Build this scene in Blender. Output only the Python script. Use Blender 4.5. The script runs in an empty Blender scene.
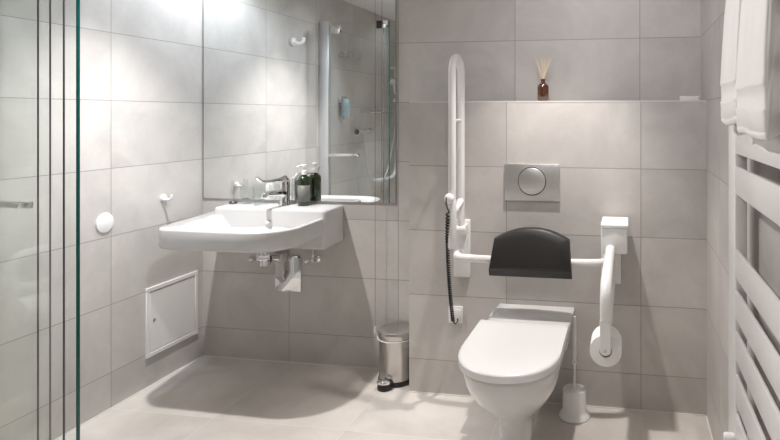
import bpy, bmesh, math, random
from mathutils import Vector, Matrix
random.seed(7)
PI = math.pi
S = bpy.context.scene
COL = S.collection
ROOT = {}

# ------------------------------------------------------------------ room numbers (metres)
XL, YS, YP, XR = -2.251, 2.813, 2.605, 0.341     # side wall, rear wall, boxed-in cistern wall, radiator wall
YF, ZC = -1.0, 2.22                              # wall behind the viewer, ceiling
Z0, U0, V0 = 0.159, -0.541, 2.245                # tile joints
LEDGE, PRE_X = 1.362, -1.006

# ------------------------------------------------------------------ materials
def nd(nt, t, **kw):
    n = nt.nodes.new(t)
    for k, v in kw.items(): setattr(n, k, v)
    return n

def mat(name, col, rough=.5, metal=0., **kw):
    m = bpy.data.materials.new(name); m.use_nodes = True
    nt = m.node_tree; b = nt.nodes['Principled BSDF']
    b.inputs['Base Color'].default_value = (*col, 1)
    b.inputs['Roughness'].default_value = rough
    b.inputs['Metallic'].default_value = metal
    for k, v in kw.items(): b.inputs[k].default_value = v
    # small procedural unevenness in gloss
    no = nd(nt, 'ShaderNodeTexNoise'); no.inputs['Scale'].default_value = 14; no.inputs['Detail'].default_value = 3
    tc = nd(nt, 'ShaderNodeTexCoord'); nt.links.new(tc.outputs['Object'], no.inputs['Vector'])
    mr = nd(nt, 'ShaderNodeMapRange')
    mr.inputs['To Min'].default_value = max(0, rough * .88); mr.inputs['To Max'].default_value = min(1, rough * 1.12)
    nt.links.new(no.outputs['Fac'], mr.inputs['Value']); nt.links.new(mr.outputs['Result'], b.inputs['Roughness'])
    return m

def tile_mat(name, cu, u0, pu, cv, v0, pv, base, grout, w=.0028, rough=.42, spec=.5):
    m = bpy.data.materials.new(name); m.use_nodes = True
    nt = m.node_tree; L = nt.links.new; b = nt.nodes['Principled BSDF']
    tc = nd(nt, 'ShaderNodeTexCoord'); sp = nd(nt, 'ShaderNodeSeparateXYZ'); L(tc.outputs['Object'], sp.inputs[0])
    def M(op, a, bb=None):
        n = nd(nt, 'ShaderNodeMath', operation=op)
        for i, v in enumerate((a, bb)):
            if v is None: continue
            if isinstance(v, (int, float)): n.inputs[i].default_value = v
            else: L(v, n.inputs[i])
        return n.outputs[0]
    masks, cells = [], []
    for c, o, p in ((cu, u0, pu), (cv, v0, pv)):
        t = M('DIVIDE', M('SUBTRACT', sp.outputs[c], o), p)
        cells.append(M('FLOOR', t))
        dist = M('MULTIPLY', M('PINGPONG', t, .5), p)
        masks.append(dist)
    d = M('MINIMUM', masks[0], masks[1])
    mr = nd(nt, 'ShaderNodeMapRange'); L(d, mr.inputs['Value'])
    mr.inputs['From Min'].default_value = w * .35; mr.inputs['From Max'].default_value = w * .75
    mr.inputs['To Min'].default_value = 1; mr.inputs['To Max'].default_value = 0
    cb = nd(nt, 'ShaderNodeCombineXYZ'); L(cells[0], cb.inputs[0]); L(cells[1], cb.inputs[1])
    wn = nd(nt, 'ShaderNodeTexWhiteNoise', noise_dimensions='3D'); L(cb.outputs[0], wn.inputs['Vector'])
    # offset the cloudy pattern tile by tile
    sc = nd(nt, 'ShaderNodeVectorMath', operation='SCALE'); L(wn.outputs['Color'], sc.inputs[0]); sc.inputs['Scale'].default_value = 9
    ad = nd(nt, 'ShaderNodeVectorMath', operation='ADD'); L(tc.outputs['Object'], ad.inputs[0]); L(sc.outputs[0], ad.inputs[1])
    n1 = nd(nt, 'ShaderNodeTexNoise'); n1.inputs['Scale'].default_value = 3.2; n1.inputs['Detail'].default_value = 6; n1.inputs['Roughness'].default_value = .6
    n1.inputs['Distortion'].default_value = .6
    n2 = nd(nt, 'ShaderNodeTexNoise'); n2.inputs['Scale'].default_value = 60; n2.inputs['Detail'].default_value = 4
    L(ad.outputs[0], n1.inputs['Vector']); L(tc.outputs['Object'], n2.inputs['Vector'])
    val = M('ADD', M('MULTIPLY', M('SUBTRACT', n1.outputs['Fac'], .5), .62),
            M('ADD', M('MULTIPLY', M('SUBTRACT', n2.outputs['Fac'], .5), .07),
              M('ADD', 1.0, M('MULTIPLY', M('SUBTRACT', wn.outputs['Value'], .5), .05))))
    bc = nd(nt, 'ShaderNodeVectorMath', operation='SCALE'); bc.inputs[0].default_value = base; L(val, bc.inputs['Scale'])
    mx = nd(nt, 'ShaderNodeMix', data_type='RGBA'); L(mr.outputs[0], mx.inputs[0]); L(bc.outputs[0], mx.inputs[6])
    mx.inputs[7].default_value = (*grout, 1)
    L(mx.outputs[2], b.inputs['Base Color'])
    r = M('ADD', rough - .08, M('MULTIPLY', n1.outputs['Fac'], .16)); L(r, b.inputs['Roughness'])
    b.inputs['Specular IOR Level'].default_value = spec
    bp = nd(nt, 'ShaderNodeBump'); bp.inputs['Strength'].default_value = .25; bp.inputs['Distance'].default_value = .0015
    L(M('SUBTRACT', M('MULTIPLY', n2.outputs['Fac'], .12), mr.outputs[0]), bp.inputs['Height']); L(bp.outputs[0], b.inputs['Normal'])
    return m

def pane_mat(name, tint, refl=1.0):
    m = bpy.data.materials.new(name); m.use_nodes = True
    nt = m.node_tree; nt.nodes.clear(); L = nt.links.new
    o = nd(nt, 'ShaderNodeOutputMaterial'); mx = nd(nt, 'ShaderNodeMixShader')
    t = nd(nt, 'ShaderNodeBsdfTransparent'); t.inputs[0].default_value = (*tint, 1)
    g = nd(nt, 'ShaderNodeBsdfGlossy'); g.inputs['Roughness'].default_value = .02; g.inputs['Color'].default_value = (refl, refl, refl, 1)
    f = nd(nt, 'ShaderNodeFresnel')
    ge = nd(nt, 'ShaderNodeNewGeometry'); io = nd(nt, 'ShaderNodeMapRange'); io.inputs['To Min'].default_value = 1.45; io.inputs['To Max'].default_value = 1 / 1.45
    L(ge.outputs['Backfacing'], io.inputs['Value']); L(io.outputs[0], f.inputs['IOR'])   # same reflectance on the inner face
    L(f.outputs[0], mx.inputs[0]); L(t.outputs[0], mx.inputs[1]); L(g.outputs[0], mx.inputs[2]); L(mx.outputs[0], o.inputs[0])
    return m

TILE = (.55, .525, .503); GROUT = (.30, .28, .265)
M_wallX = tile_mat('tile_rear', 0, U0, .603, 2, Z0, .3008, TILE, GROUT)
M_wallY = tile_mat('tile_side', 1, V0, .603, 2, Z0, .3008, TILE, GROUT)
M_floor = tile_mat('tile_floor', 0, U0, .603, 1, V0, .603, (.60, .562, .525), (.68, .65, .62), rough=.4)
M_ledge = mat('ledge_stone', (.66, .63, .6), .4)
M_ceil = mat('ceiling_paint', (.82, .81, .8), .8)
M_plain = mat('plaster', (.56, .54, .52), .7)
M_sil = mat('silicone', (.74, .71, .68), .5)
M_cer = mat('ceramic', (.68, .677, .674), .12, **{'Coat Weight': .3})
M_basin = mat('basin_ceramic', (.60, .598, .597), .15, **{'Coat Weight': .2})
M_seat = mat('seat_plastic', (.75, .745, .74), .2)
M_white = mat('white_plastic', (.84, .835, .83), .32)
M_powder = mat('white_powder_coat', (.82, .81, .80), .35)
M_rad = mat('radiator_enamel', (.80, .785, .775), .3)
M_panel = mat('white_sheet_metal', (.80, .79, .78), .38)
M_chrome = mat('chrome', (.86, .86, .87), .07, 1.)
M_steel = mat('brushed_steel', (.60, .575, .555), .24, 1., Anisotropic=.6)
M_satin = mat('satin_steel', (.66, .65, .64), .40, 1.)
M_alu = mat('aluminium', (.78, .80, .82), .3, .75)
M_black = mat('black_plastic', (.012, .012, .012), .4)
M_pad = mat('black_foam', (.020, .0185, .018), .42)
M_dark = mat('dark_seal', (.05, .045, .045), .5)
M_seal = mat('grey_seal', (.25, .24, .235), .45)
M_soft = mat('smoke_seal', (.11, .10, .10), .5)
M_red = mat('red_cord', (.34, .09, .08), .6)
M_paper = mat('tissue', (.88, .87, .86), .9)
M_card = mat('cardboard', (.5, .42, .33), .9)
M_reed = mat('reed', (.70, .56, .38), .8)
M_label = mat('grey_label', (.17, .17, .16), .5)
M_liquid = mat('green_bottle', (.013, .026, .006), .1, **{'Coat Weight': .6})
M_amber = mat('amber_glass', (.05, .014, .004), .08, **{'Coat Weight': .8})
M_edge = mat('glass_edge', (.0, .09, .075), .25)
M_hole = mat('dark_opening', (.01, .01, .01), .6)
M_glass = pane_mat('shower_glass', (.975, .985, .978))
M_cup = pane_mat('tumbler_glass', (.965, .975, .975))
M_mirror = mat('mirror_silver', (.89, .905, .90), .005, 1.)
M_blue = mat('blue_grey_translucent', (.30, .42, .47), .2)

# towel: woven cloth with a relief border band
def towel_mat(zb):
    m = bpy.data.materials.new('terry'); m.use_nodes = True
    nt = m.node_tree; L = nt.links.new; b = nt.nodes['Principled BSDF']
    b.inputs['Base Color'].default_value = (.83, .80, .79, 1); b.inputs['Roughness'].default_value = .95
    b.inputs['Sheen Weight'].default_value = .4
    tc = nd(nt, 'ShaderNodeTexCoord'); n = nd(nt, 'ShaderNodeTexNoise'); n.inputs['Scale'].default_value = 260
    wv = nd(nt, 'ShaderNodeTexWave'); wv.inputs['Scale'].default_value = 90
    L(tc.outputs['Object'], n.inputs['Vector']); L(tc.outputs['Object'], wv.inputs['Vector'])
    ad = nd(nt, 'ShaderNodeMath', operation='ADD'); L(n.outputs['Fac'], ad.inputs[0]); ad.inputs[1].default_value = 0
    bp = nd(nt, 'ShaderNodeBump'); bp.inputs['Strength'].default_value = .2; bp.inputs['Distance'].default_value = .001
    L(ad.outputs[0], bp.inputs['Height']); L(bp.outputs[0], b.inputs['Normal'])
    return m
M_towel = towel_mat(0)

# ------------------------------------------------------------------ mesh helpers
def B(): return bmesh.new()

def add_box(bm, x0, x1, y0, y1, z0, z1, bev=0., seg=2):
    r = bmesh.ops.create_cube(bm, size=1)
    vs = r['verts']
    for v in vs:
        v.co = Vector((x0 + (v.co.x + .5) * (x1 - x0), y0 + (v.co.y + .5) * (y1 - y0), z0 + (v.co.z + .5) * (z1 - z0)))
    if bev > 0:
        es = list({e for v in vs for e in v.link_edges})
        bmesh.ops.bevel(bm, geom=es, offset=bev, segments=seg, affect='EDGES', profile=.5)
    return bm

def frame_of(d):
    d = d.normalized(); up = Vector((0, 0, 1)) if abs(d.z) < .95 else Vector((0, 1, 0))
    a = d.cross(up).normalized(); return a, d.cross(a).normalized()

def add_tube(bm, pts, r, n=14, caps=True):
    pts = [Vector(p) for p in pts]; rs = r if isinstance(r, (list, tuple)) else [r] * len(pts)
    rings = []; a = None
    for i, p in enumerate(pts):
        d = (pts[min(i + 1, len(pts) - 1)] - pts[max(i - 1, 0)]).normalized()
        if a is None: a, b = frame_of(d)
        else:
            a = (a - d * a.dot(d)).normalized(); b = d.cross(a)
        rings.append([bm.verts.new(p + (a * math.cos(2 * PI * k / n) + b * math.sin(2 * PI * k / n)) * rs[i]) for k in range(n)])
    for q, w in zip(rings, rings[1:]):
        for k in range(n): bm.faces.new((q[k], q[(k + 1) % n], w[(k + 1) % n], w[k]))
    if caps:
        bm.faces.new(rings[0][::-1]); bm.faces.new(rings[-1])
    return bm

def add_lathe(bm, c, prof, axis=(0, 0, 1), n=40):
    """profile = (radius, height along axis) from start to end; radius 0 closes"""
    c = Vector(c); d = Vector(axis).normalized(); a, b = frame_of(d)
    rings = []
    for r, h in prof:
        if r < 1e-6: rings.append([bm.verts.new(c + d * h)])
        else: rings.append([bm.verts.new(c + d * h + (a * math.cos(2 * PI * k / n) + b * math.sin(2 * PI * k / n)) * r) for k in range(n)])
    for q, w in zip(rings, rings[1:]):
        for k in range(n):
            k2 = (k + 1) % n
            if len(q) == 1 and len(w) == 1: continue
            if len(q) == 1: bm.faces.new((q[0], w[k2], w[k]))
            elif len(w) == 1: bm.faces.new((q[k], q[k2], w[0]))
            else: bm.faces.new((q[k], q[k2], w[k2], w[k]))
    return bm

def loft(bm, loops, cap0=True, cap1=True):
    rings = [[bm.verts.new(Vector(p)) for p in lp] for lp in loops]
    n = len(rings[0])
    for q, w in zip(rings, rings[1:]):
        for k in range(n): bm.faces.new((q[k], q[(k + 1) % n], w[(k + 1) % n], w[k]))
    if cap0: bm.faces.new(rings[0][::-1])
    if cap1: bm.faces.new(rings[-1])
    return bm

def arc(c, r, a0, a1, n, f):
    return [f(c[0] + r * math.cos(a0 + (a1 - a0) * i / n), c[1] + r * math.sin(a0 + (a1 - a0) * i / n)) for i in range(n + 1)]

def smooth_path(ps, it=3):
    ps = [Vector(p) for p in ps]
    for _ in range(it):
        q = [ps[0]]
        for a, b in zip(ps, ps[1:]): q += [a.lerp(b, .25), a.lerp(b, .75)]
        q.append(ps[-1]); ps = q
    return ps

def obj(name, bm, m, parent=None, smooth=40, kind=None, subsurf=0):
    bmesh.ops.recalc_face_normals(bm, faces=bm.faces)
    root = parent
    while root is not None and root.parent is not None: root = root.parent
    off = ROOT.get(root.name, Vector()) if root is not None else Vector()
    for v in bm.verts: v.co -= off
    me = bpy.data.meshes.new(name); bm.to_mesh(me); bm.free()
    me.materials.append(m)
    if smooth:
        for p in me.polygons: p.use_smooth = True
        me.set_sharp_from_angle(angle=math.radians(smooth))
    o = bpy.data.objects.new(name, me); COL.objects.link(o)
    if parent is not None: o.parent = parent
    if subsurf:
        md = o.modifiers.new('smooth', 'SUBSURF'); md.levels = md.render_levels = subsurf
    if kind: o['kind'] = kind
    return o

def thing(name, label, cat, loc, group=None):
    o = bpy.data.objects.new(name, None); COL.objects.link(o); o.location = loc; o.empty_display_size = .05
    ROOT[o.name] = Vector(loc); o['label'] = label; o['category'] = cat
    if group: o['group'] = group
    return o

def tag(o, label, cat, group=None):
    o['label'] = label; o['category'] = cat
    if group: o['group'] = group
    return o

def struct(name, bm, m, parent=None, smooth=0): return obj(name, bm, m, parent, smooth, 'structure')

# ------------------------------------------------------------------ room shell
T = .12
struct('floor', add_box(B(), XL - T, XR + T, YF - T, YS + T, -T, 0), M_floor)
struct('ceiling', add_box(B(), XL - T, XR + T, YF - T, YS + T, ZC, ZC + T), M_ceil)
struct('wall_left', add_box(B(), XL - T, XL, YF - T, YS + T, 0, ZC), M_wallY)
struct('wall_right', add_box(B(), XR, XR + T, YF - T, YS + T, 0, ZC), M_wallY)
struct('wall_back', add_box(B(), XL, XR, YS, YS + T, 0, ZC), M_wallX)
struct('wall_front', add_box(B(), XL, XR, YF - T, YF, 0, ZC), M_plain)
struct('wall_cistern', add_box(B(), PRE_X, XR, YP, YS, 0, LEDGE - .006), M_wallX)
struct('trim_1', add_box(B(), PRE_X - .001, XR, YP - .001, YS, LEDGE - .006, LEDGE), M_ledge)
bm = B()
for a in ((XL, XL + .005, YF, YS, 0, .004), (XL, PRE_X, YS - .005, YS, 0, .004), (PRE_X, XR, YP - .005, YP, 0, .004), (XR - .005, XR, YF, YP, 0, .004)):
    add_box(bm, *a)
struct('trim_2', bm, M_sil)

# ------------------------------------------------------------------ mirror
t = thing('wall_mirror', 'large frameless wall mirror above the washbasin reflecting the shower', 'mirror', (-1.70, YS, .852))
obj('mirror_glass', add_box(B(), -2.243, -1.157, YS - .006, YS - .0005, .852, 2.1), M_mirror, t, 0)
bm = B(); add_box(bm, -2.247, -2.243, YS - .0065, YS - .0005, .852, 2.1); add_box(bm, -1.157, -1.1545, YS - .0065, YS - .0005, .852, 2.1)
add_box(bm, -2.247, -1.1545, YS - .0065, YS - .0005, .849, .852)
obj('polished_edge', bm, M_seal, t, 0)

# ------------------------------------------------------------------ washbasin
def rounded_outline(cs):
    """cs: list of (x, y, radius) counter-clockwise"""
    pts = []; n = len(cs)
    for i, (x, y, r) in enumerate(cs):
        p = Vector((x, y)); a = (Vector(cs[i - 1][:2]) - p).normalized(); b = (Vector(cs[(i + 1) % n][:2]) - p).normalized()
        ang = a.angle(b); tl = r / math.tan(ang / 2); c = p + (a + b).normalized() * (r / math.sin(ang / 2))
        s = p + a * tl; e = p + b * tl
        a0 = math.atan2(s.y - c.y, s.x - c.x); a1 = math.atan2(e.y - c.y, e.x - c.x)
        while a1 - a0 > PI: a1 -= 2 * PI
        while a1 - a0 < -PI: a1 += 2 * PI
        for k in range(13):
            q = a0 + (a1 - a0) * k / 12; pts.append(Vector((c.x + r * math.cos(q), c.y + r * math.sin(q))))
    return pts

def ray_hit(poly, c, ang):
    d = Vector((math.cos(ang), math.sin(ang))); best = None
    for i in range(len(poly)):
        a, b = poly[i - 1], poly[i]; e = b - a
        den = d.x * e.y - d.y * e.x
        if abs(den) < 1e-12: continue
        w = a - c; tt = (w.x * e.y - w.y * e.x) / den; u = (w.x * d.y - w.y * d.x) / den
        if tt > 0 and -1e-6 <= u <= 1 + 1e-6 and (best is None or tt > best): best = tt
    return c + d * best

basin_o = rounded_outline([(-2.13, 2.809, .01), (-2.045, 2.24, .09), (-1.425, 2.228, .17), (-1.448, 2.809, .01)])
bowl_o = rounded_outline([(-2.00, 2.645, .03), (-1.90, 2.262, .20), (-1.455, 2.258, .14), (-1.468, 2.645, .03)])
bc = Vector((-1.685, 2.45))
N = 96
angs = [2 * PI * k / N for k in range(N)]
O = [ray_hit(basin_o, bc, a) for a in angs]; W = [ray_hit(bowl_o, bc, a) for a in angs]
def ring(src, k, z): return [((bc + (p - bc) * k).x, (bc + (p - bc) * k).y, z) for p in src]
def inset(src, d, z): return [(lambda q: (q.x, q.y, z))(bc + (p - bc) * (1 - d / (p - bc).length)) for p in src]
bm = B()
loops = [ring(O, .55, .698), inset(O, .10, .705), inset(O, .02, .711), inset(O, .006, .715), inset(O, 0, .723), inset(O, 0, .793), inset(O, .0018, .7978), inset(O, .005, .800),
         inset(W, -.006, .800), inset(W, 0, .7985), inset(W, .006, .794), inset(W, .02, .768), inset(W, .04, .742), inset(W, .075, .725), ring(W, .45, .716), ring(W, .1, .712)]
loft(bm, loops)
# raised tap ledge across the rear, deeper at the wall
lo = rounded_outline([(-2.065, 2.809, .004), (-2.045, 2.622, .03), (-1.43, 2.605, .02), (-1.44, 2.809, .004)])
cl = sum((p for p in lo), Vector((0, 0))) / len(lo)
def lin(d, z, dy=0): return [((lambda q: (q.x, q.y + dy, z))(cl + (p - cl) * (1 - d / (p - cl).length))) for p in lo]
loft(bm, [lin(.012, .648), lin(.003, .652), lin(0, .66), lin(0, .822), lin(.002, .829), lin(.006, .834), lin(.012, .836)])
t = thing('washbasin', 'wide white ceramic washbasin with deep rounded front hung on tiled wall', 'washbasin', (-1.76, 2.809, .65))
obj('basin', bm, M_basin, t, 50)
bm = B(); add_lathe(bm, (-1.735, 2.606, .774), [(0, -.004), (.013, -.004), (.0135, .0), (.011, .003), (.006, .0035), (0, .002)], (0, -1, 0), 24)
for v in bm.verts: v.co.z = .774 + (v.co.z - .774) * .7
obj('overflow_ring', bm, M_chrome, t)
obj('drain', add_lathe(B(), (-1.685, 2.45, .712), [(0, 0), (.026, .001), (.026, .004), (.02, .006), (0, .006)]), M_chrome, t)

# tap
tx, ty, tz = -1.735, 2.752, .836
t = thing('basin_mixer_tap', 'chrome single lever mixer tap with long lever on the basin ledge', 'tap', (tx, ty, tz))
obj('tap_body', add_lathe(B(), (tx, ty, tz), [(0, 0), (.029, 0), (.029, .006), (.026, .010), (.0255, .06), (.026, .105), (.0245, .124), (.021, .129), (0, .129)]), M_chrome, t)
sp = [(tx, ty - .015, tz + .062), (tx, ty - .06, tz + .068), (tx, ty - .11, tz + .073), (tx, ty - .155, tz + .075), (tx, ty - .172, tz + .071), (tx, ty - .176, tz + .060)]
obj('spout', add_tube(B(), smooth_path(sp, 1), [.022, .022, .021, .019, .018, .0165, .0155, .0145, .0135, .013, .0125, .012][:len(smooth_path(sp, 1))], 18), M_chrome, t)
lp_ = [(tx, ty + .012, tz + .118), (tx, ty - .005, tz + .135), (tx, ty - .07, tz + .136), (tx, ty - .15, tz + .136), (tx, ty - .19, tz + .142), (tx, ty - .215, tz + .154), (tx, ty - .228, tz + .166)]
obj('lever', add_tube(B(), lp_, [.021, .019, .0085, .0075, .0075, .0085, .008], 14), M_chrome, t)

# pump bottle
t = thing('soap_pump_bottle', 'dark green soap bottle with white pump on the basin ledge', 'bottle', (-1.628, 2.755, .836))
c = (-1.628, 2.755, .836)
obj('bottle_body', add_lathe(B(), c, [(0, 0), (.029, 0), (.0315, .004), (.0315, .128), (.030, .138), (.024, .147), (.014, .153), (.013, .160), (0, .160)]), M_liquid, t)
bm = B(); n = 28
loops = []
for z in (.022, .105):
    loops.append([(c[0] + .0321 * math.cos(a), c[1] + .0321 * math.sin(a), c[2] + z) for a in [math.radians(-160 + 165 * k / n) for k in range(n + 1)]])
ra = [[bm.verts.new(p) for p in lp] for lp in loops]
for k in range(n): bm.faces.new((ra[0][k], ra[0][k + 1], ra[1][k + 1], ra[1][k]))
o = obj('paper_label', bm, M_label, t); md = o.modifiers.new('thick', 'SOLIDIFY'); md.thickness = .0004; o['label'] = 'grey paper label'
bm = B(); add_lathe(bm, c, [(0, .158), (.0155, .158), (.0155, .176), (.012, .180), (.006, .182), (.006, .196), (.013, .197), (.013, .207), (.010, .210), (0, .210)], n=24)
add_tube(bm, [(c[0], c[1], c[2] + .203), (c[0] - .012, c[1] - .028, c[2] + .203), (c[0] - .017, c[1] - .04, c[2] + .197)], [.006, .005, .004], 10)
o = obj('pump_head', bm, M_white, t); o['label'] = 'white pump head'

# tumblers on the ledge
def tumbler(c, r0, r1, h, name='glass_tumbler'):
    return add_lathe(B(), c, [(0, 0), (r0, 0), (r0 + .001, .004), (r1, h), (r1 - .002, h), (r0 - .001, .009), (0, .008)], n=32)
o = obj('glass_tumbler', tumbler((-1.87, 2.735, .836), .026, .031, .088), M_cup)
tag(o, 'clear drinking tumbler on the ledge, the one next to the tap', 'glass')
o = obj('glass_tumbler', tumbler((-1.952, 2.755, .836), .026, .031, .088), M_cup)
tag(o, 'clear drinking tumbler on the ledge between the dark-footed glass and the other tumbler', 'glass')
t = thing('stem_glass_dish', 'small clear glass holder with dark round foot on the ledge near the corner', 'glass', (-2.03, 2.757, .836))
obj('foot', add_lathe(B(), (-2.03, 2.757, .836), [(0, 0), (.02, 0), (.021, .006), (.017, .012), (0, .012)], n=28), mat('dark_foot', (.045, .045, .06), .2), t)
obj('cup', add_lathe(B(), (-2.03, 2.757, .848), [(0, 0), (.013, .0), (.006, .01), (.007, .03), (.013, .06), (.0135, .105), (.0115, .105), (.011, .06), (.004, .032), (0, .03)], n=28), M_cup, t)

# under the basin
t = thing('siphon_cover', 'chrome rectangular siphon plate let into the tiles under the basin', 'siphon plate', (-1.755, YS, .372))
obj('cover_plate', add_box(B(), -1.823, -1.677, YS - .008, YS - .001, .372, .563, .003), M_chrome, t)
bm = B(); add_box(bm, -1.805, -1.748, YS - .062, YS - .007, .535, .588, .012, 3)
add_tube(bm, [(-1.776, YS - .03, .54), (-1.776, YS - .05, .47), (-1.776, YS - .012, .43)], [.022, .022, .012], 16)
obj('inlet_elbow', bm, mat('grey_pipe', (.62, .60, .58), .3, .3), t)
t = thing('basin_waste_pipe', 'chrome waste pipe with ribbed nut running from the basin to the siphon plate', 'pipe', (-1.77, 2.52, .56))
obj('pipe', add_tube(B(), [(-1.66, 2.47, .712), (-1.66, 2.47, .60)], [.017, .017], 18), M_chrome, t)
bm = B(); add_lathe(bm, (-1.66, 2.47, .628), [(0, 0), (.026, 0), (.028, .004), (.028, .022), (.025, .026), (0, .026)], n=6)
obj('lock_nut', bm, M_chrome, t)
obj('side_pipe', add_tube(B(), [(-1.66, 2.47, .607), (-1.685, 2.52, .603), (-1.77, 2.66, .585), (-1.776, 2.748, .56)], [.019, .019, .019, .019], 18), M_chrome, t)
bm = B()
for f in (.35, .42, .49, .56, .63):
    p = Vector((-1.685, 2.52, .603)).lerp(Vector((-1.77, 2.66, .585)), f); d = Vector((-.085, .14, -.018))
    add_lathe(bm, p - d.normalized() * .004, [(0, 0), (.023, 0), (.0245, .003), (.0245, .006), (.023, .008), (0, .008)], d, 20)
o = obj('ribbed_coupling', bm, M_dark, t); o['label'] = 'dark ribbed coupling'
def valve(c, label, g):
    t = thing('angle_valve', label, 'valve', c)
    x, y, z = c
    obj('valve_body', add_lathe(B(), c, [(0, 0), (.024, 0), (.025, .003), (.014, .008), (.012, .02), (.013, .045), (0, .045)], (0, -1, 0), 20), M_chrome, t)
    obj('handwheel', add_lathe(B(), (x - .004, y - .044, z), [(0, 0), (.012, 0), (.0125, .012), (.015, .016), (.015, .032), (.013, .036), (0, .036)], (-.55, -.85, 0), 14), M_chrome, t)
    obj('outlet', add_tube(B(), [(x, y - .03, z), (x, y - .03, z + .03)], [.008, .007], 12), M_chrome, t)
    obj('supply_hose', add_tube(B(), [(x, y - .03, z + .03), (x, y - .03, z + .06), (x - .004, y - .04, .652)], .004, 8), M_satin, t)
valve((-1.595, YS - .0005, .552), 'chrome angle valve with thin hose, on the bin side of the siphon plate', None)
valve((-1.905, YS - .0005, .55), 'chrome angle valve on the access panel side of the siphon plate', None)

# ------------------------------------------------------------------ side wall fittings
t = thing('access_panel', 'square white metal access panel low on the side wall', 'panel', (XL, 2.597, .144))
bm = B(); y0, y1, z0, z1 = 2.429, 2.765, .142, .474; w = .020
for a in ((y0, y1, z0, z0 + w), (y0, y1, z1 - w, z1), (y0, y0 + w, z0 + w, z1 - w), (y1 - w, y1, z0 + w, z1 - w)):
    add_box(bm, XL + .0005, XL + .009, *a, .0015, 1)
obj('panel_frame', bm, M_panel, t)
obj('panel_door', add_box(B(), XL + .0005, XL + .0065, y0 + w + .003, y1 - w - .003, z0 + w + .003, z1 - w - .003, .001, 1), M_panel, t)
obj('panel_back', add_box(B(), XL + .0002, XL + .002, y0 + w * .6, y1 - w * .6, z0 + w * .6, z1 - w * .6), M_dark, t, 0)
obj('lock', add_lathe(B(), (XL + .0065, 2.475, .312), [(0, 0), (.0085, 0), (.0085, .002), (.005, .0025), (.0045, .001), (0, .001)], (1, 0, 0), 24), M_chrome, t)

o = obj('cover_cap', add_lathe(B(), (XL + .0005, 2.212, .827), [(0, 0), (.043, 0), (.0435, .002), (.0425, .0045), (.04, .0055), (0, .006)], (1, 0, 0), 48), M_white)
tag(o, 'round white blanking cap on the tiled side wall', 'wall cap')

def hook(y, z, label, k=1.0):
    t = thing('robe_hook', label, 'hook', (XL, y, z))
    obj('wall_rose', add_lathe(B(), (XL + .0005, y, z), [(0, 0), (.021 * k, 0), (.022 * k, .003), (.021 * k, .010), (.017 * k, .014), (0, .014)], (1, 0, 0), 32), M_white, t)
    f = lambda a, b: (XL + a * k, y, z + b * k)
    pts = [f(.012, -.006), f(.03, -.009), f(.046, -.009), f(.057, -.004), f(.062, .006), f(.063, .020)]
    obj('hook_arm', add_tube(B(), pts, [.009 * k, .009 * k, .0085 * k, .0085 * k, .0085 * k, .009 * k], 14), M_white, t)
hook(2.535, .89, 'white hook on the side wall close to the washbasin', .8)
hook(1.945, 1.80, 'white hook high on the side wall seen in the mirror', 1.3)

# ------------------------------------------------------------------ pedal bin
bx, by, br = -1.112, 2.714, .085
t = thing('pedal_bin', 'small brushed steel pedal bin beside the boxed-in wall', 'bin', (bx, by, 0))
obj('bin_body', add_lathe(B(), (bx, by, .022), [(0, 0), (br - .002, 0), (br, .002), (br, .196), (br - .002, .198), (0, .198)], n=56), M_steel, t)
obj('bin_base', add_lathe(B(), (bx, by, 0.0005), [(0, 0), (br + .002, 0), (br + .004, .004), (br + .003, .022), (0, .022)], n=56), M_black, t)
ld = obj('bin_lid', add_lathe(B(), (bx, by, .221), [(0, 0), (br + .003, 0), (br + .004, .003), (br + .004, .027), (br + .002, .0315), (br - .004, .0335), (.05, .0375), (0, .039)], n=56), M_steel, t)
pts = [(bx + (br + .006) * math.cos(a), by + (br + .006) * math.sin(a), .216 + .0 * a) for a in [math.radians(180 + 180 * k / 30) for k in range(31)]]
obj('carry_handle', add_tube(B(), pts, .0022, 8), M_white, t)
bm = B()
lp = lambda s, z: [(bx - .018 + .036 * s * math.cos(a), by - br - .012 + .036 * s * math.sin(a), z) for a in [2 * PI * k / 24 for k in range(24)]]
loft(bm, [lp(1, .001), lp(1.05, .006), lp(1.0, .022), lp(.8, .032)])
pd = obj('pedal_housing', bm, M_black, t)
bm = B(); lp = lambda s, z: [(bx - .022 + .033 * s * math.cos(a), by - br - .024 + .020 * s * math.sin(a), z) for a in [2 * PI * k / 24 for k in range(24)]]
loft(bm, [lp(1, .030), lp(1.05, .034), lp(1, .039), lp(.7, .044)])
o = obj('pedal', bm, M_chrome, pd); o['label'] = 'chrome foot pedal'

# emergency pull cord
t = thing('pull_cord', 'thin red emergency pull cord hanging in front of the mirror down to the bin', 'cord', (-1.248, 2.767, ZC))
obj('cord', add_tube(B(), [(-1.248, 2.767, ZC - .02), (-1.248, 2.767, .235)], 0.0011, 8), M_red, t)
obj('pull_knob', add_lathe(B(), (-1.248, 2.767, .20), [(0, 0), (.006, .001), (.0065, .012), (.004, .034), (0, .036)], n=16), M_white, t)
obj('ceiling_switch', add_lathe(B(), (-1.248, 2.767, ZC - .0005), [(0, 0), (.03, 0), (.03, .018), (.02, .024), (0, .024)], (0, 0, -1), 24), M_white, t)

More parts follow.
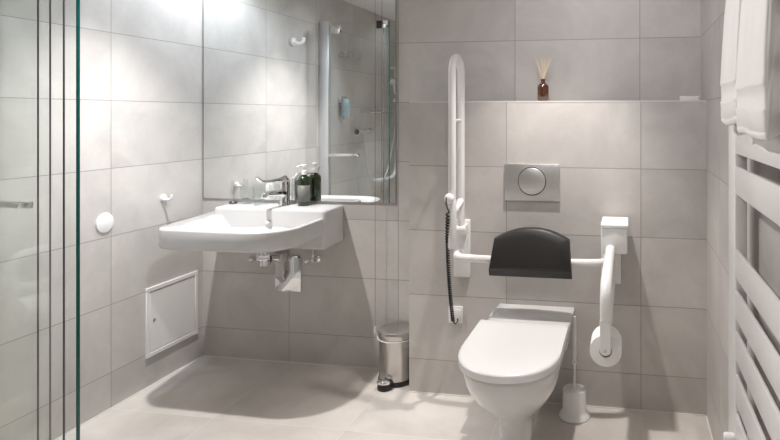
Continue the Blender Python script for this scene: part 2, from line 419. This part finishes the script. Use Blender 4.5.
# ------------------------------------------------------------------ toilet
TX = -.403
def D(w, yf, yb, L, z, p=2.2, n=40, dx=0., wb=None):
    """closed loop: straight sides from yb to yf+L, rounded front"""
    wb = w if wb is None else wb
    pts = []
    for k in range(n + 1):
        a = PI * k / n; ca, sa = math.cos(a), math.sin(a)
        pts.append((TX + dx + w * math.copysign(abs(ca) ** (2 / p), ca), yf + L - L * abs(sa) ** (2 / p), z))
    for k in range(1, 7): pts.append((TX + dx - w + (w - wb) * k / 6, yf + L + (yb - yf - L) * k / 6, z))
    for k in range(1, 6): pts.append((TX + dx - wb + 2 * wb * k / 6, yb, z))
    for k in range(0, 6): pts.append((TX + dx + wb + (w - wb) * k / 6, yb + (yf + L - yb) * k / 6, z))
    return pts
t = thing('toilet', 'white wall-hung toilet with closed lid under the black back cushion', 'toilet', (TX, YP, .06))
yb = YP - .001
secs = [(.050, 2.075, .05, .055, .085), (.057, 2.062, .05, .062, .092), (.060, 2.055, .06, .066, .13), (.062, 2.045, .07, .075, .18), (.070, 2.022, .09, .090, .21), (.088, 1.982, .12, .105, .238),
        (.112, 1.94, .15, .125, .268), (.136, 1.902, .18, .145, .302), (.155, 1.868, .2, .16, .34), (.166, 1.845, .21, .17, .38), (.1715, 1.832, .215, .174, .42), (.1715, 1.832, .215, .174, .434), (.167, 1.837, .21, .17, .438)]
bm = B(); loft(bm, [D(w, yf, yb, L, z, wb=wb, dx=0) for w, yf, L, wb, z in secs])
bowl = obj('toilet_bowl', bm, M_cer, t, 60)
# raised rear shelf of the ceramic, behind the lid
bm = B(); add_box(bm, TX - .205, TX + .168, 2.30, yb, .36, .404, .008, 3); obj('rear_shelf', bm, M_cer, t)
bm = B(); loft(bm, [D(.170, 1.832, 2.285, .22, .4385), D(.1735, 1.826, 2.287, .22, .440), D(.1735, 1.826, 2.287, .22, .4455)])
obj('seat_ring', bm, M_seat, t)
bm = B(); loft(bm, [D(.176, 1.808, 2.286, .225, .4465), D(.180, 1.801, 2.29, .225, .449), D(.180, 1.801, 2.29, .225, .469), D(.178, 1.804, 2.288, .225, .4735), D(.170, 1.815, 2.282, .222, .4755), D(.1, 1.92, 2.25, .2, .477)])
obj('toilet_lid', bm, M_seat, t, 50)
for sx in (-.12, .12): obj('hinge', add_lathe(B(), (TX + sx, 2.305, .412), [(0, 0), (.012, 0), (.012, .028), (.008, .033), (0, .033)], n=20), M_chrome, t)

# flush plate
t = thing('flush_plate', 'satin steel flush plate with one round button above the black cushion', 'flush plate', (-.421, YP, .911))
obj('plate', add_box(B(), -.547, -.295, YP - .012, YP - .0005, .911, 1.076, .002, 2), M_satin, t)
bc3 = (-.421, YP - .012, 1.0)
b_ = obj('button', add_lathe(B(), bc3, [(0, 0), (.0605, 0), (.0605, .002), (.058, .0035), (0, .0035)], (0, -1, 0), 64), M_satin, t)
obj('button_gap', add_lathe(B(), bc3, [(.0608, .0001), (.0645, .0001), (.0645, .0012), (.0608, .0012), (.0608, .0001)], (0, -1, 0), 64), M_dark, t)
obj('button_rim', add_lathe(B(), bc3, [(.0645, .0), (.066, .0), (.066, .002), (.0645, .002), (.0645, .0)], (0, -1, 0), 64), M_chrome, t)
obj('maker_mark', add_box(B(), -.322, -.302, YP - .0126, YP - .0118, 1.068, 1.071), M_white, t, 0)

# ------------------------------------------------------------------ folding grab rail, folded up
RX = -.738
t = thing('folded_grab_rail', 'white double grab rail folded upright against the wall', 'grab rail', (RX, YP, .555))
pl = obj('wall_plate', add_box(B(), -.787, -.707, YP - .018, YP - .0005, .555, .819, .006, 3), M_powder, t)
bm = B(); add_tube(bm, [(-.778, 2.545, .782), (-.712, 2.545, .782)], .021, 20); add_box(bm, -.772, -.716, 2.535, YP - .017, .762, .802, .006, 2)
obj('hinge_block', bm, M_powder, t)
Yb_, Yf_ = 2.548, 2.412; r = (Yb_ - Yf_) / 2; zc = 1.568 - r - .0165
pts = [(RX, Yb_, .785), (RX, Yb_, 1.1)] + [(RX, Yf_ + r + r * math.cos(a), zc + r * math.sin(a)) for a in [PI * k / 16 for k in range(17)]] + [(RX, Yf_, 1.1), (RX, Yf_, .90)]
obj('rail_tube', add_tube(B(), pts, .0165, 18), M_powder, t)
gr = obj('handle_sleeve', add_lathe(B(), (RX, Yf_, .728), [(0, 0), (.017, 0), (.0185, .003), (.0185, .20), (.0165, .21), (0, .21)], n=24), M_white, t)
obj('call_button', add_lathe(B(), (RX - .004, Yf_ - .012, .94), [(0, 0), (.02, 0), (.022, .004), (.020, .018), (.012, .026), (0, .028)], (-.35, -.9, .35), 24), M_white, gr)
obj('brace', add_tube(B(), [(RX, Yf_ + .01, .875), (RX, 2.47, .885), (RX, 2.52, .90), (RX, Yb_ - .006, .91)], [.010, .011, .014, .018], 14), M_powder, t)
obj('link_pin', add_tube(B(), [(RX, Yf_, 1.275), (RX, Yb_, 1.275)], .006, 12), M_powder, t)

# spiral cord
t = thing('spiral_cord', 'black coiled call cord hanging from the folded rail to the wall socket', 'cord', (-.79, 2.39, .345))
def path(z):
    k = max(0, min(1, (z - .345) / .535)); return Vector((-.752 - .026 * (1 - k), 2.392 + .17 * (1 - k) ** 1.6, z))
bm = B(); pts = []
turns, n = 46, 46 * 10
for i in range(n + 1):
    q = i / n; z = .885 - .52 * (q * .80 if q < .7 else .56 + (q - .7) / .3 * .44)
    z = .885 - .52 * (q ** .88)
    p = path(z); a = 2 * PI * turns * q
    pts.append(p + Vector((.0062 * math.cos(a), .0062 * math.sin(a), 0)))
add_tube(bm, pts, .0036, 6)
obj('coil', bm, M_black, t)
obj('lead', add_tube(B(), [(RX - .012, Yf_ - .03, .955), (-.752, 2.374, .945), (-.754, 2.376, .92), pts[0]], .0028, 8), M_black, t)
obj('plug_tail', add_tube(B(), [pts[-1], (-.779, 2.565, .352), (-.772, 2.575, .344), (-.764, 2.582, .352), (-.768, 2.59, .362)], .0028, 8), M_black, t)

t = thing('wall_socket', 'small white square socket low on the tiles beside the toilet', 'socket', (-.778, YP, .337))
obj('socket_frame', add_box(B(), -.813, -.743, YP - .010, YP - .0005, .338, .416, .004, 2), M_white, t)
obj('socket_insert', add_box(B(), -.803, -.753, YP - .0135, YP - .009, .350, .404, .002, 2), M_white, t)

# ------------------------------------------------------------------ backrest
t = thing('toilet_back_support', 'black padded back cushion on a white bar above the toilet', 'back cushion', (-.40, YP, .62))
obj('support_bar', add_tube(B(), smooth_path([(-.752, YP - .017, .670), (-.752, 2.50, .672), (-.70, 2.462, .674), (-.40, 2.455, .674), (-.13, 2.462, .674), (-.083, 2.50, .674), (-.083, YP - .017, .674)]), .0165, 18), M_powder, t)
# cushion: arched outline, leaning back
def pad_pt(u, zz, yy):
    return (-.4 + u, 2.455 + yy + (zz - .674) * .35, zz)
hw0, hw1 = .176, .162
bot = [(-hw0 + 2 * hw0 * k / 16, .617) for k in range(17)]
top = []
for k in range(25):
    u = hw1 - 2 * hw1 * k / 24
    top.append((u, .768 + .045 * (1 - (abs(u) / hw1) ** 2.1)))
out = bot + top
def pl_(s, yy, zmin=0):
    cz = .70
    return [pad_pt(u * s, max(zmin, cz + (z - cz) * s), yy) for u, z in out]
bm = B(); loft(bm, [pl_(.9, .0), pl_(.97, -.003), pl_(1, -.010), pl_(1, -.022), pl_(1, -.040, .645), pl_(.988, -.046, .648), pl_(.965, -.049, .651), pl_(.7, -.051, .67)])
obj('cushion', bm, M_pad, t, 55)
obj('cushion_clamp', add_box(B(), -.52, -.28, 2.452, 2.482, .650, .700, .006, 2), M_black, t)

# ------------------------------------------------------------------ folding grab rail, lowered, with box
AX = -.066
t = thing('lowered_grab_rail', 'white double grab rail folded down beside the toilet with box hinge', 'grab rail', (AX, YP, .555))
obj('wall_plate', add_box(B(), -.112, -.024, YP - .018, YP - .0005, .555, .819, .006, 3), M_powder, t)
bm = B(); add_box(bm, -.1005, .0035, 2.402, YP - .018, .730, .835, .008, 3)
hb = obj('hinge_box', bm, M_white, t)
obj('box_lid', add_box(B(), -.105, .008, 2.398, YP - .018, .8355, .852, .005, 3), M_white, t)
ye, zu, zl = 1.90, .748, .612; r = (zu - zl) / 2
pts = [(AX, 2.43, zu), (AX, 2.2, zu)] + [(AX, ye + r - r * math.sin(a), zl + r + r * math.cos(a)) for a in [PI * k / 16 for k in range(17)]] + [(AX, 2.2, zl), (AX, 2.40, zl)]
obj('rail_tube', add_tube(B(), pts, .0195, 20), M_powder, t)
obj('tube_joint', add_tube(B(), [(AX, 2.40, zl), (AX, 2.52, .70), (AX, YP - .017, .70)], .0165, 16), M_powder, t)
bm = B()
lp = lambda y, s: [(AX - .002 + (.0185 * s) * math.cos(a), y, .535 + .0155 * s * math.sin(a) + (.09 if math.sin(a) > 0 else 0)) for a in [2 * PI * k / 32 + .01 for k in range(32)]]
loft(bm, [lp(1.917, 1), lp(1.900, 1), lp(1.897, .85)])
add_tube(bm, [(AX - .002, 1.91, .535), (AX - .002, 2.045, .535)], .0085, 14)
rh = obj('roll_holder', bm, M_powder, t)
obj('screw', add_lathe(B(), (AX - .002, 1.8975, .535), [(0, 0), (.005, 0), (.005, .002), (.003, .003), (0, .002)], (0, -1, 0), 16), M_satin, rh)

t = thing('toilet_roll', 'white toilet roll hanging below the lowered grab rail', 'toilet roll', (AX - .002, 1.975, .525))
cz = .5255
obj('paper', add_lathe(B(), (AX - .002, 1.922, cz), [(.021, 0), (.0495, 0), (.052, .002), (.052, .098), (.0495, .1), (.021, .1), (.021, 0)], (0, 1, 0), 48), M_paper, t)
obj('core', add_lathe(B(), (AX - .002, 1.9215, cz), [(.0195, 0), (.0208, 0), (.0208, .101), (.0195, .101), (.0195, 0)], (0, 1, 0), 40), M_card, t)

# ------------------------------------------------------------------ toilet brush and its stand
cx, cy = -.222, 2.512
t = thing('brush_stand', 'round white brush stand with flared foot standing on floor by the toilet', 'brush stand', (cx, cy, 0))
obj('stand_body', add_lathe(B(), (cx, cy, .0005), [(0, 0), (.066, 0), (.068, .004), (.064, .012), (.055, .021), (.051, .032), (.0505, .113), (.0495, .117), (.047, .117), (.046, .108), (0, .106)], n=48), M_white, t)
obj('stand_lid', add_lathe(B(), (cx, cy, .1065), [(0, 0), (.045, 0), (.045, .008), (.016, .012), (.0145, .02), (0, .02)], n=40), M_white, t)
t = thing('toilet_brush', 'thin white toilet brush handle standing in the brush stand', 'toilet brush', (cx, cy, .127))
obj('brush_handle', add_lathe(B(), (cx, cy, .127), [(0, 0), (.0105, 0), (.0105, .009), (.0055, .013), (.0055, .09), (.0085, .096), (.0085, .27), (.0075, .302), (0, .305)], n=20), M_white, t)
obj('collar', add_lathe(B(), (cx, cy, .227), [(.0056, 0), (.0115, .001), (.0125, .005), (.0115, .009), (.0056, .01)], n=20), M_white, t)

# ------------------------------------------------------------------ things on the ledge
c = (-.384, 2.69, LEDGE)
t = thing('diffuser_bottle', 'amber glass fragrance bottle on the tiled ledge above the flush plate', 'bottle', c)
bm = B(); add_lathe(bm, c, [(0, 0), (.0245, 0), (.0265, .003), (.0265, .066), (.0245, .074), (.016, .082), (.010, .086), (.010, .098), (.0115, .099), (.0115, .103), (.008, .103), (.008, .09), (0, .089)], n=36)
obj('bottle_glass', bm, M_amber, t)
offs = [(-.042, .01), (-.03, -.012), (-.015, .014), (-.005, -.014), (.007, .012), (.017, -.010), (.029, .012), (.038, -.004)]
reed0 = None
for i, (dx, dy) in enumerate(offs):
    h = .206 - .006 * (i % 3)
    bm = B(); add_tube(bm, [(-dx * .12, -dy * .12, 0), (dx, dy, h - .0905)], .0013, 7)
    o = obj('reed_stick', bm, M_reed); o.location = (c[0], c[1], LEDGE + .0905)
    tag(o, 'thin pale reed stick standing in the amber bottle', 'reed stick', 'reeds in the amber bottle')

t = thing('ledge_bar', 'small white bar with shiny end lying on the ledge in the corner', 'bar', (.283, 2.66, LEDGE))
obj('bar', add_box(B(), .232, .311, 2.64, 2.665, LEDGE + .0005, LEDGE + .0195, .002, 2), M_white, t)
o = obj('end_cap', add_box(B(), .311, .326, 2.638, 2.667, LEDGE + .0005, LEDGE + .0205, .002, 2), M_chrome, t); o['label'] = 'chrome end cap'

# ------------------------------------------------------------------ towel radiator
RF, YA, YB = .279, 1.588, .99
t = thing('towel_radiator', 'white ladder towel radiator with wide flat bars on the side wall', 'radiator', (XR, 1.29, .16))
tops = [1.911, 1.804, 1.697, 1.59, 1.485, 1.378, 1.272, 1.166, .949, .842, .736, .624, .522, .415, .308]
for zt in tops:
    bm = B(); add_box(bm, RF + .0005, RF + .009, YB + .0005, YA - .0005, zt - .074, zt, .0025, 2)
    obj('slat', bm, M_rad, t)
for y0 in (YA, YB - .10):
    bm = B(); add_box(bm, RF, RF + .031, y0, y0 + .10, .2, 1.93, .004, 3); obj('collector', bm, M_rad, t)
for zz in (.35, 1.75):
    for yy in (YA + .05, YB - .05):
        obj('wall_bracket', add_tube(B(), [(RF + .03, yy, zz), (XR - .0005, yy, zz)], .012, 14), M_rad, t)
bm = B(); add_lathe(bm, (RF + .0002, 1.600, .45), [(0, 0), (.011, 0), (.012, .004), (.012, .02), (.010, .026), (0, .028)], (-1, 0, 0), 20)
obj('air_vent_knob', bm, M_white, t)

# towels folded over the bars
def towel(y0, y1, zb, ztop, seed, label):
    rnd = random.Random(seed)
    ny = 22
    xf = RF - .002
    # profile (x, z) going round: front face bottom -> up -> over bar -> down behind
    th = .0165
    P = [(xf - .001, zb + .012), (xf - .004, zb + .003), (xf - .0065, zb), (xf - th + .0065, zb), (xf - th + .004, zb + .003), (xf - th + .001, zb + .007), (xf - th, zb + .012), (xf - th + .0015, zb + .013), (xf - th + .0015, zb + .016), (xf - th, zb + .017), (xf - th, zb + .045), (xf - th - .0015, zb + .052), (xf - th - .0015, zb + .056), (xf - th + .0015, zb + .058), (xf - th + .0015, zb + .098), (xf - th - .0015, zb + .100), (xf - th - .0015, zb + .104), (xf - th, zb + .12), (xf - th, zb + .16), (xf - th, zb + .2), (xf - th, zb + .24), (xf - th, zb + .28), (xf - th + .001, zb + .32), (xf - th * .75, ztop - .03), (xf - th * .4, ztop + .010), (xf + .006, ztop + .018), (xf + .018, ztop + .012), (xf + .024, ztop - .02),
         (xf + .026, ztop - .10), (xf + .026, ztop - .20), (xf + .016, ztop - .205), (xf + .015, ztop - .1), (xf + .0145, ztop - .01), (xf + .012, ztop + .003), (xf + .004, ztop + .003), (xf - .002, ztop - .01), (xf - .002, ztop - .12)]
    bm = B(); loops = []
    ph = rnd.random() * 6
    for q in [0, .006, .02] + [k / ny for k in range(1, ny)] + [.98, .994, 1]:
        e = min(q, 1 - q); k2 = .72 if e < .004 else .9 if e < .01 else 1
        lp = []
        for (x, z) in P:
            fl = max(0, min(1, (ztop - z) / .3))
            yy = y0 + (y1 - y0) * q + (.014 * fl * (q - .5)) + .003 * math.sin(z * 17 + ph)
            xx = x
            if x < xf - .003:
                xx = xf - .003 + (x - xf + .003) * k2 - .016 * fl - .0018 * fl * math.sin(q * 9 + ph) - .001 * math.sin(q * 21 + z * 9)
            lp.append((xx, yy, z + (.004 * math.sin(q * 5 + ph) if z < zb + .06 else 0)))
        loops.append(lp)
    loft(bm, loops)
    o = obj('hand_towel', bm, M_towel, None, 70)
    return tag(o, label, 'towel')
towel(1.387, 1.597, 1.277, 1.697, 3, 'white folded towel on the radiator end nearest the tiled corner')
towel(1.122, 1.365, 1.255, 1.697, 5, 'white folded towel on the radiator with lower hanging hem')

# ------------------------------------------------------------------ shower
t = thing('shower_screen', 'clear glass shower screen fixed to the side wall with chrome pull bar', 'shower screen', (XL, 1.585, 0))
YA_ = 1.585
obj('wall_profile', add_box(B(), XL + .0005, -2.175, YA_ - .02, YA_ + .02, .005, 1.99, .003, 2), M_alu, t)
obj('glass_pane', add_box(B(), -2.174, -1.7115, YA_ - .004, YA_ + .004, .012, 1.985), M_glass, t, 0)
o = obj('polished_edge', add_box(B(), -1.7113, -1.7065, YA_ - .0045, YA_ + .0045, .012, 1.985), M_edge, t, 0); o['label'] = 'green polished glass edge'
bm = B(); add_box(bm, -1.757, -1.752, YA_ - .0075, YA_ - .0045, .012, 1.985); obj('seal_strip', bm, M_soft, t, 0)
obj('hinge', add_box(B(), -2.165, -2.085, YA_ - .016, YA_ + .016, 1.90, 1.96, .004, 2), M_chrome, t)
o = obj('hinge', add_box(B(), -1.80, -1.755, YA_ + .0045, YA_ + .022, 1.93, 1.985, .003, 2), M_black, t)
obj('hinge', add_box(B(), -1.752, -1.712, YA_ + .0045, YA_ + .024, 1.93, 1.985, .003, 2), M_chrome, t)
bm = B(); add_box(bm, -2.165, -1.925, YA_ + .026, YA_ + .044, .993, 1.015, .003, 2)
add_box(bm, -2.15, -2.125, YA_ + .0045, YA_ + .03, .996, 1.012, .002, 1); add_box(bm, -1.965, -1.94, YA_ + .0045, YA_ + .03, .996, 1.012, .002, 1)
obj('pull_bar', bm, M_chrome, t)

CX, CE = -1.207, 1.055
t = thing('shower_door', 'clear glass shower door panel nearest the viewer with dark vertical seal', 'shower door', (CX, .5, 0))
obj('glass_pane', add_box(B(), CX - .002, CX + .002, -.15, CE, .012, 1.985), M_glass, t, 0)
obj('polished_edge', add_box(B(), CX - .0018, CX + .0018, CE + .0002, CE + .0015, .012, 1.985), M_seal, t, 0)
obj('seal_strip', add_box(B(), CX - .0055, CX - .0025, CE - .0225, CE - .0208, .012, 1.985), M_soft, t, 0)
t = thing('folded_shower_panel', 'second glass shower panel folded flat behind the near door', 'shower door', (CX - .0085, .5, 0))
obj('glass_pane', add_box(B(), CX - .0105, CX - .0065, -.15, CE - .021, .012, 1.985), M_glass, t, 0)

# fittings in the shower, seen in the mirror
t = thing('soap_dispenser', 'wall-mounted chrome dispenser with pale blue cartridge in the shower', 'dispenser', (XL, 1.27, 1.27))
obj('holder', add_box(B(), XL + .0005, XL + .03, 1.225, 1.315, 1.40, 1.445, .004, 2), M_chrome, t)
obj('cartridge', add_lathe(B(), (XL + .04, 1.27, 1.285), [(0, 0), (.034, .002), (.036, .01), (.036, .13), (.03, .14), (0, .142)], n=28), M_blue, t)
obj('spout', add_lathe(B(), (XL + .04, 1.27, 1.255), [(0, 0), (.016, 0), (.016, .03), (0, .031)], n=20), M_chrome, t)
t = thing('hook_rail', 'chrome rail with four pegs high on the shower wall', 'hook rail', (XL, 1.13, 1.78))
obj('rail', add_box(B(), XL + .0005, XL + .012, .97, 1.30, 1.755, 1.785, .003, 2), M_satin, t)
for k in range(4):
    obj('peg', add_tube(B(), [(XL + .01, 1.0 + .09 * k, 1.77), (XL + .035, 1.0 + .09 * k, 1.768), (XL + .045, 1.0 + .09 * k, 1.80)], .007, 12), M_satin, t)
t = thing('shower_mixer', 'chrome thermostatic bar mixer on the shower wall', 'tap', (XL, .98, 1.16))
obj('mixer_bar', add_tube(B(), [(XL + .06, .85, 1.16), (XL + .06, 1.11, 1.16)], .022, 20), M_chrome, t)
for yy in (.86, 1.08): obj('control_knob', add_lathe(B(), (XL + .06, yy, 1.16), [(0, -.03), (.027, -.03), (.028, .0), (.027, .03), (0, .03)], (0, 1, 0), 24), M_chrome, t)
for yy in (.92, 1.03): obj('wall_union', add_lathe(B(), (XL + .0005, yy, 1.16), [(0, 0), (.032, 0), (.032, .006), (.014, .012), (.014, .05), (0, .05)], (1, 0, 0), 24), M_chrome, t)
obj('outlet_hose', add_tube(B(), smooth_path([(XL + .06, .98, 1.14), (XL + .07, .97, .9), (XL + .07, .8, .62), (XL + .07, .5, .75), (XL + .09, .36, 1.2), (XL + .09, .32, 1.5)]), .007, 10), M_satin, t)
t = thing('shower_shelf', 'narrow chrome shelf on the shower wall', 'shelf', (XL, .72, 1.32))
obj('tray', add_box(B(), XL + .0005, XL + .10, .52, .93, 1.315, 1.325, .003, 2), M_chrome, t)
obj('front_rail', add_tube(B(), [(XL + .005, .525, 1.345), (XL + .098, .525, 1.345), (XL + .098, .925, 1.345), (XL + .005, .925, 1.345)], .004, 8), M_chrome, t)
t = thing('shower_grab_bar', 'white angled grab bar on the shower wall', 'grab rail', (XL, .27, .71))
obj('bar_tube', add_tube(B(), smooth_path([(XL + .002, .27, 1.75), (XL + .06, .27, 1.75), (XL + .06, .27, 1.2), (XL + .06, .27, .71), (XL + .06, .55, .71), (XL + .06, .66, .71), (XL + .002, .66, .71)], 2), .016, 14), M_powder, t)
t = thing('hand_shower', 'chrome hand shower held tilted on the white grab bar', 'hand shower', (XL + .08, .33, 1.45))
obj('shower_handle', add_tube(B(), [(XL + .095, .32, 1.44), (XL + .11, .45, 1.52), (XL + .14, .56, 1.60)], [.011, .012, .013], 14), M_chrome, t)
obj('spray_head', add_lathe(B(), (XL + .14, .58, 1.60), [(0, .012), (.03, .01), (.045, .0), (.045, -.012), (0, -.014)], (-.5, -.3, .8), 28), M_chrome, t)
obj('slide_holder', add_box(B(), XL + .045, XL + .105, .29, .335, 1.42, 1.46, .006, 2), M_white, t)

# ------------------------------------------------------------------ lamps: recessed ceiling spots, plus added fill spots without a real fixture
def spot(loc, power, col=(1, .93, .86), size=150, blend=.6, rad=.03, aim=None):
    l = bpy.data.lights.new('lamp_or_fill_spot', 'SPOT'); l.energy = power; l.color = col
    l.spot_size = math.radians(size); l.spot_blend = blend; l.shadow_soft_size = rad
    o = bpy.data.objects.new('lamp_or_fill_spot', l); COL.objects.link(o); o.location = loc
    if aim: o.rotation_euler = (Vector(aim) - Vector(loc)).to_track_quat('-Z', 'Y').to_euler()
    return o
WARM, COOL, NEU = (1, .945, .895), (.84, .92, 1), (1, .965, .94)
spot((-1.80, 2.14, 2.19), 118, NEU, 88, .9, .025)
spot((-2.00, 2.68, 2.19), 19, COOL, 155, .6)
spot((-.31, 2.31, 2.19), 86, WARM, 68, .8, .025)
spot((-.50, .60, 2.19), 62, NEU, 84, .8)  # general fill added at the front, for floor and towels
spot((-1.60, .75, 2.19), 66, COOL, 72, .9)
spot((-.80, 1.25, 2.19), 44, NEU, 80, .9, .04, (.34, 1.35, .95))  # added fill, tilted to brighten the radiator and its towels
spot((-.75, 1.25, 2.19), 66, COOL, 60, 1.0, .04, (-2.25, 2.0, 1.25))  # added wash that lifts the side wall, not a known lamp
spot((-.25, 1.20, 2.19), 34, (.95, .94, 1), 74, 1.0, .04, (-.02, 2.81, 1.62))  # added cool wash to brighten the upper rear wall and its corner
spot((-.80, -.55, 2.19), 45, NEU, 96, .9)  # added fill for the wall behind the viewer, mirrored in the metal parts

w = bpy.data.worlds.new('world'); S.world = w; w.use_nodes = True
w.node_tree.nodes['Background'].inputs[0].default_value = (.9, .95, 1, 1); w.node_tree.nodes['Background'].inputs[1].default_value = .2

# ------------------------------------------------------------------ camera
cam = bpy.data.cameras.new('camera'); co = bpy.data.objects.new('camera', cam); COL.objects.link(co)
co.location = (0, 0, 1.2994); co.rotation_euler = (PI / 2, 0, .1621)
cam.sensor_fit = 'HORIZONTAL'; cam.sensor_width = 36; cam.lens = 582.89 / 780 * 36
cam.shift_x = (390 - 531.27) / 780; cam.shift_y = -(220 - 114.76) / 780
cam.clip_start = .02
S.camera = co
S.view_settings.view_transform = 'Standard'; S.view_settings.look = 'None'; S.view_settings.gamma = 1
S.view_settings.use_curve_mapping = False; S.view_settings.exposure = 0.2
cy_ = S.cycles
cy_.use_denoising = True; cy_.max_bounces = 10; cy_.diffuse_bounces = 6; cy_.glossy_bounces = 6; cy_.transparent_max_bounces = 16
cy_.sample_clamp_indirect = 4; cy_.blur_glossy = .8
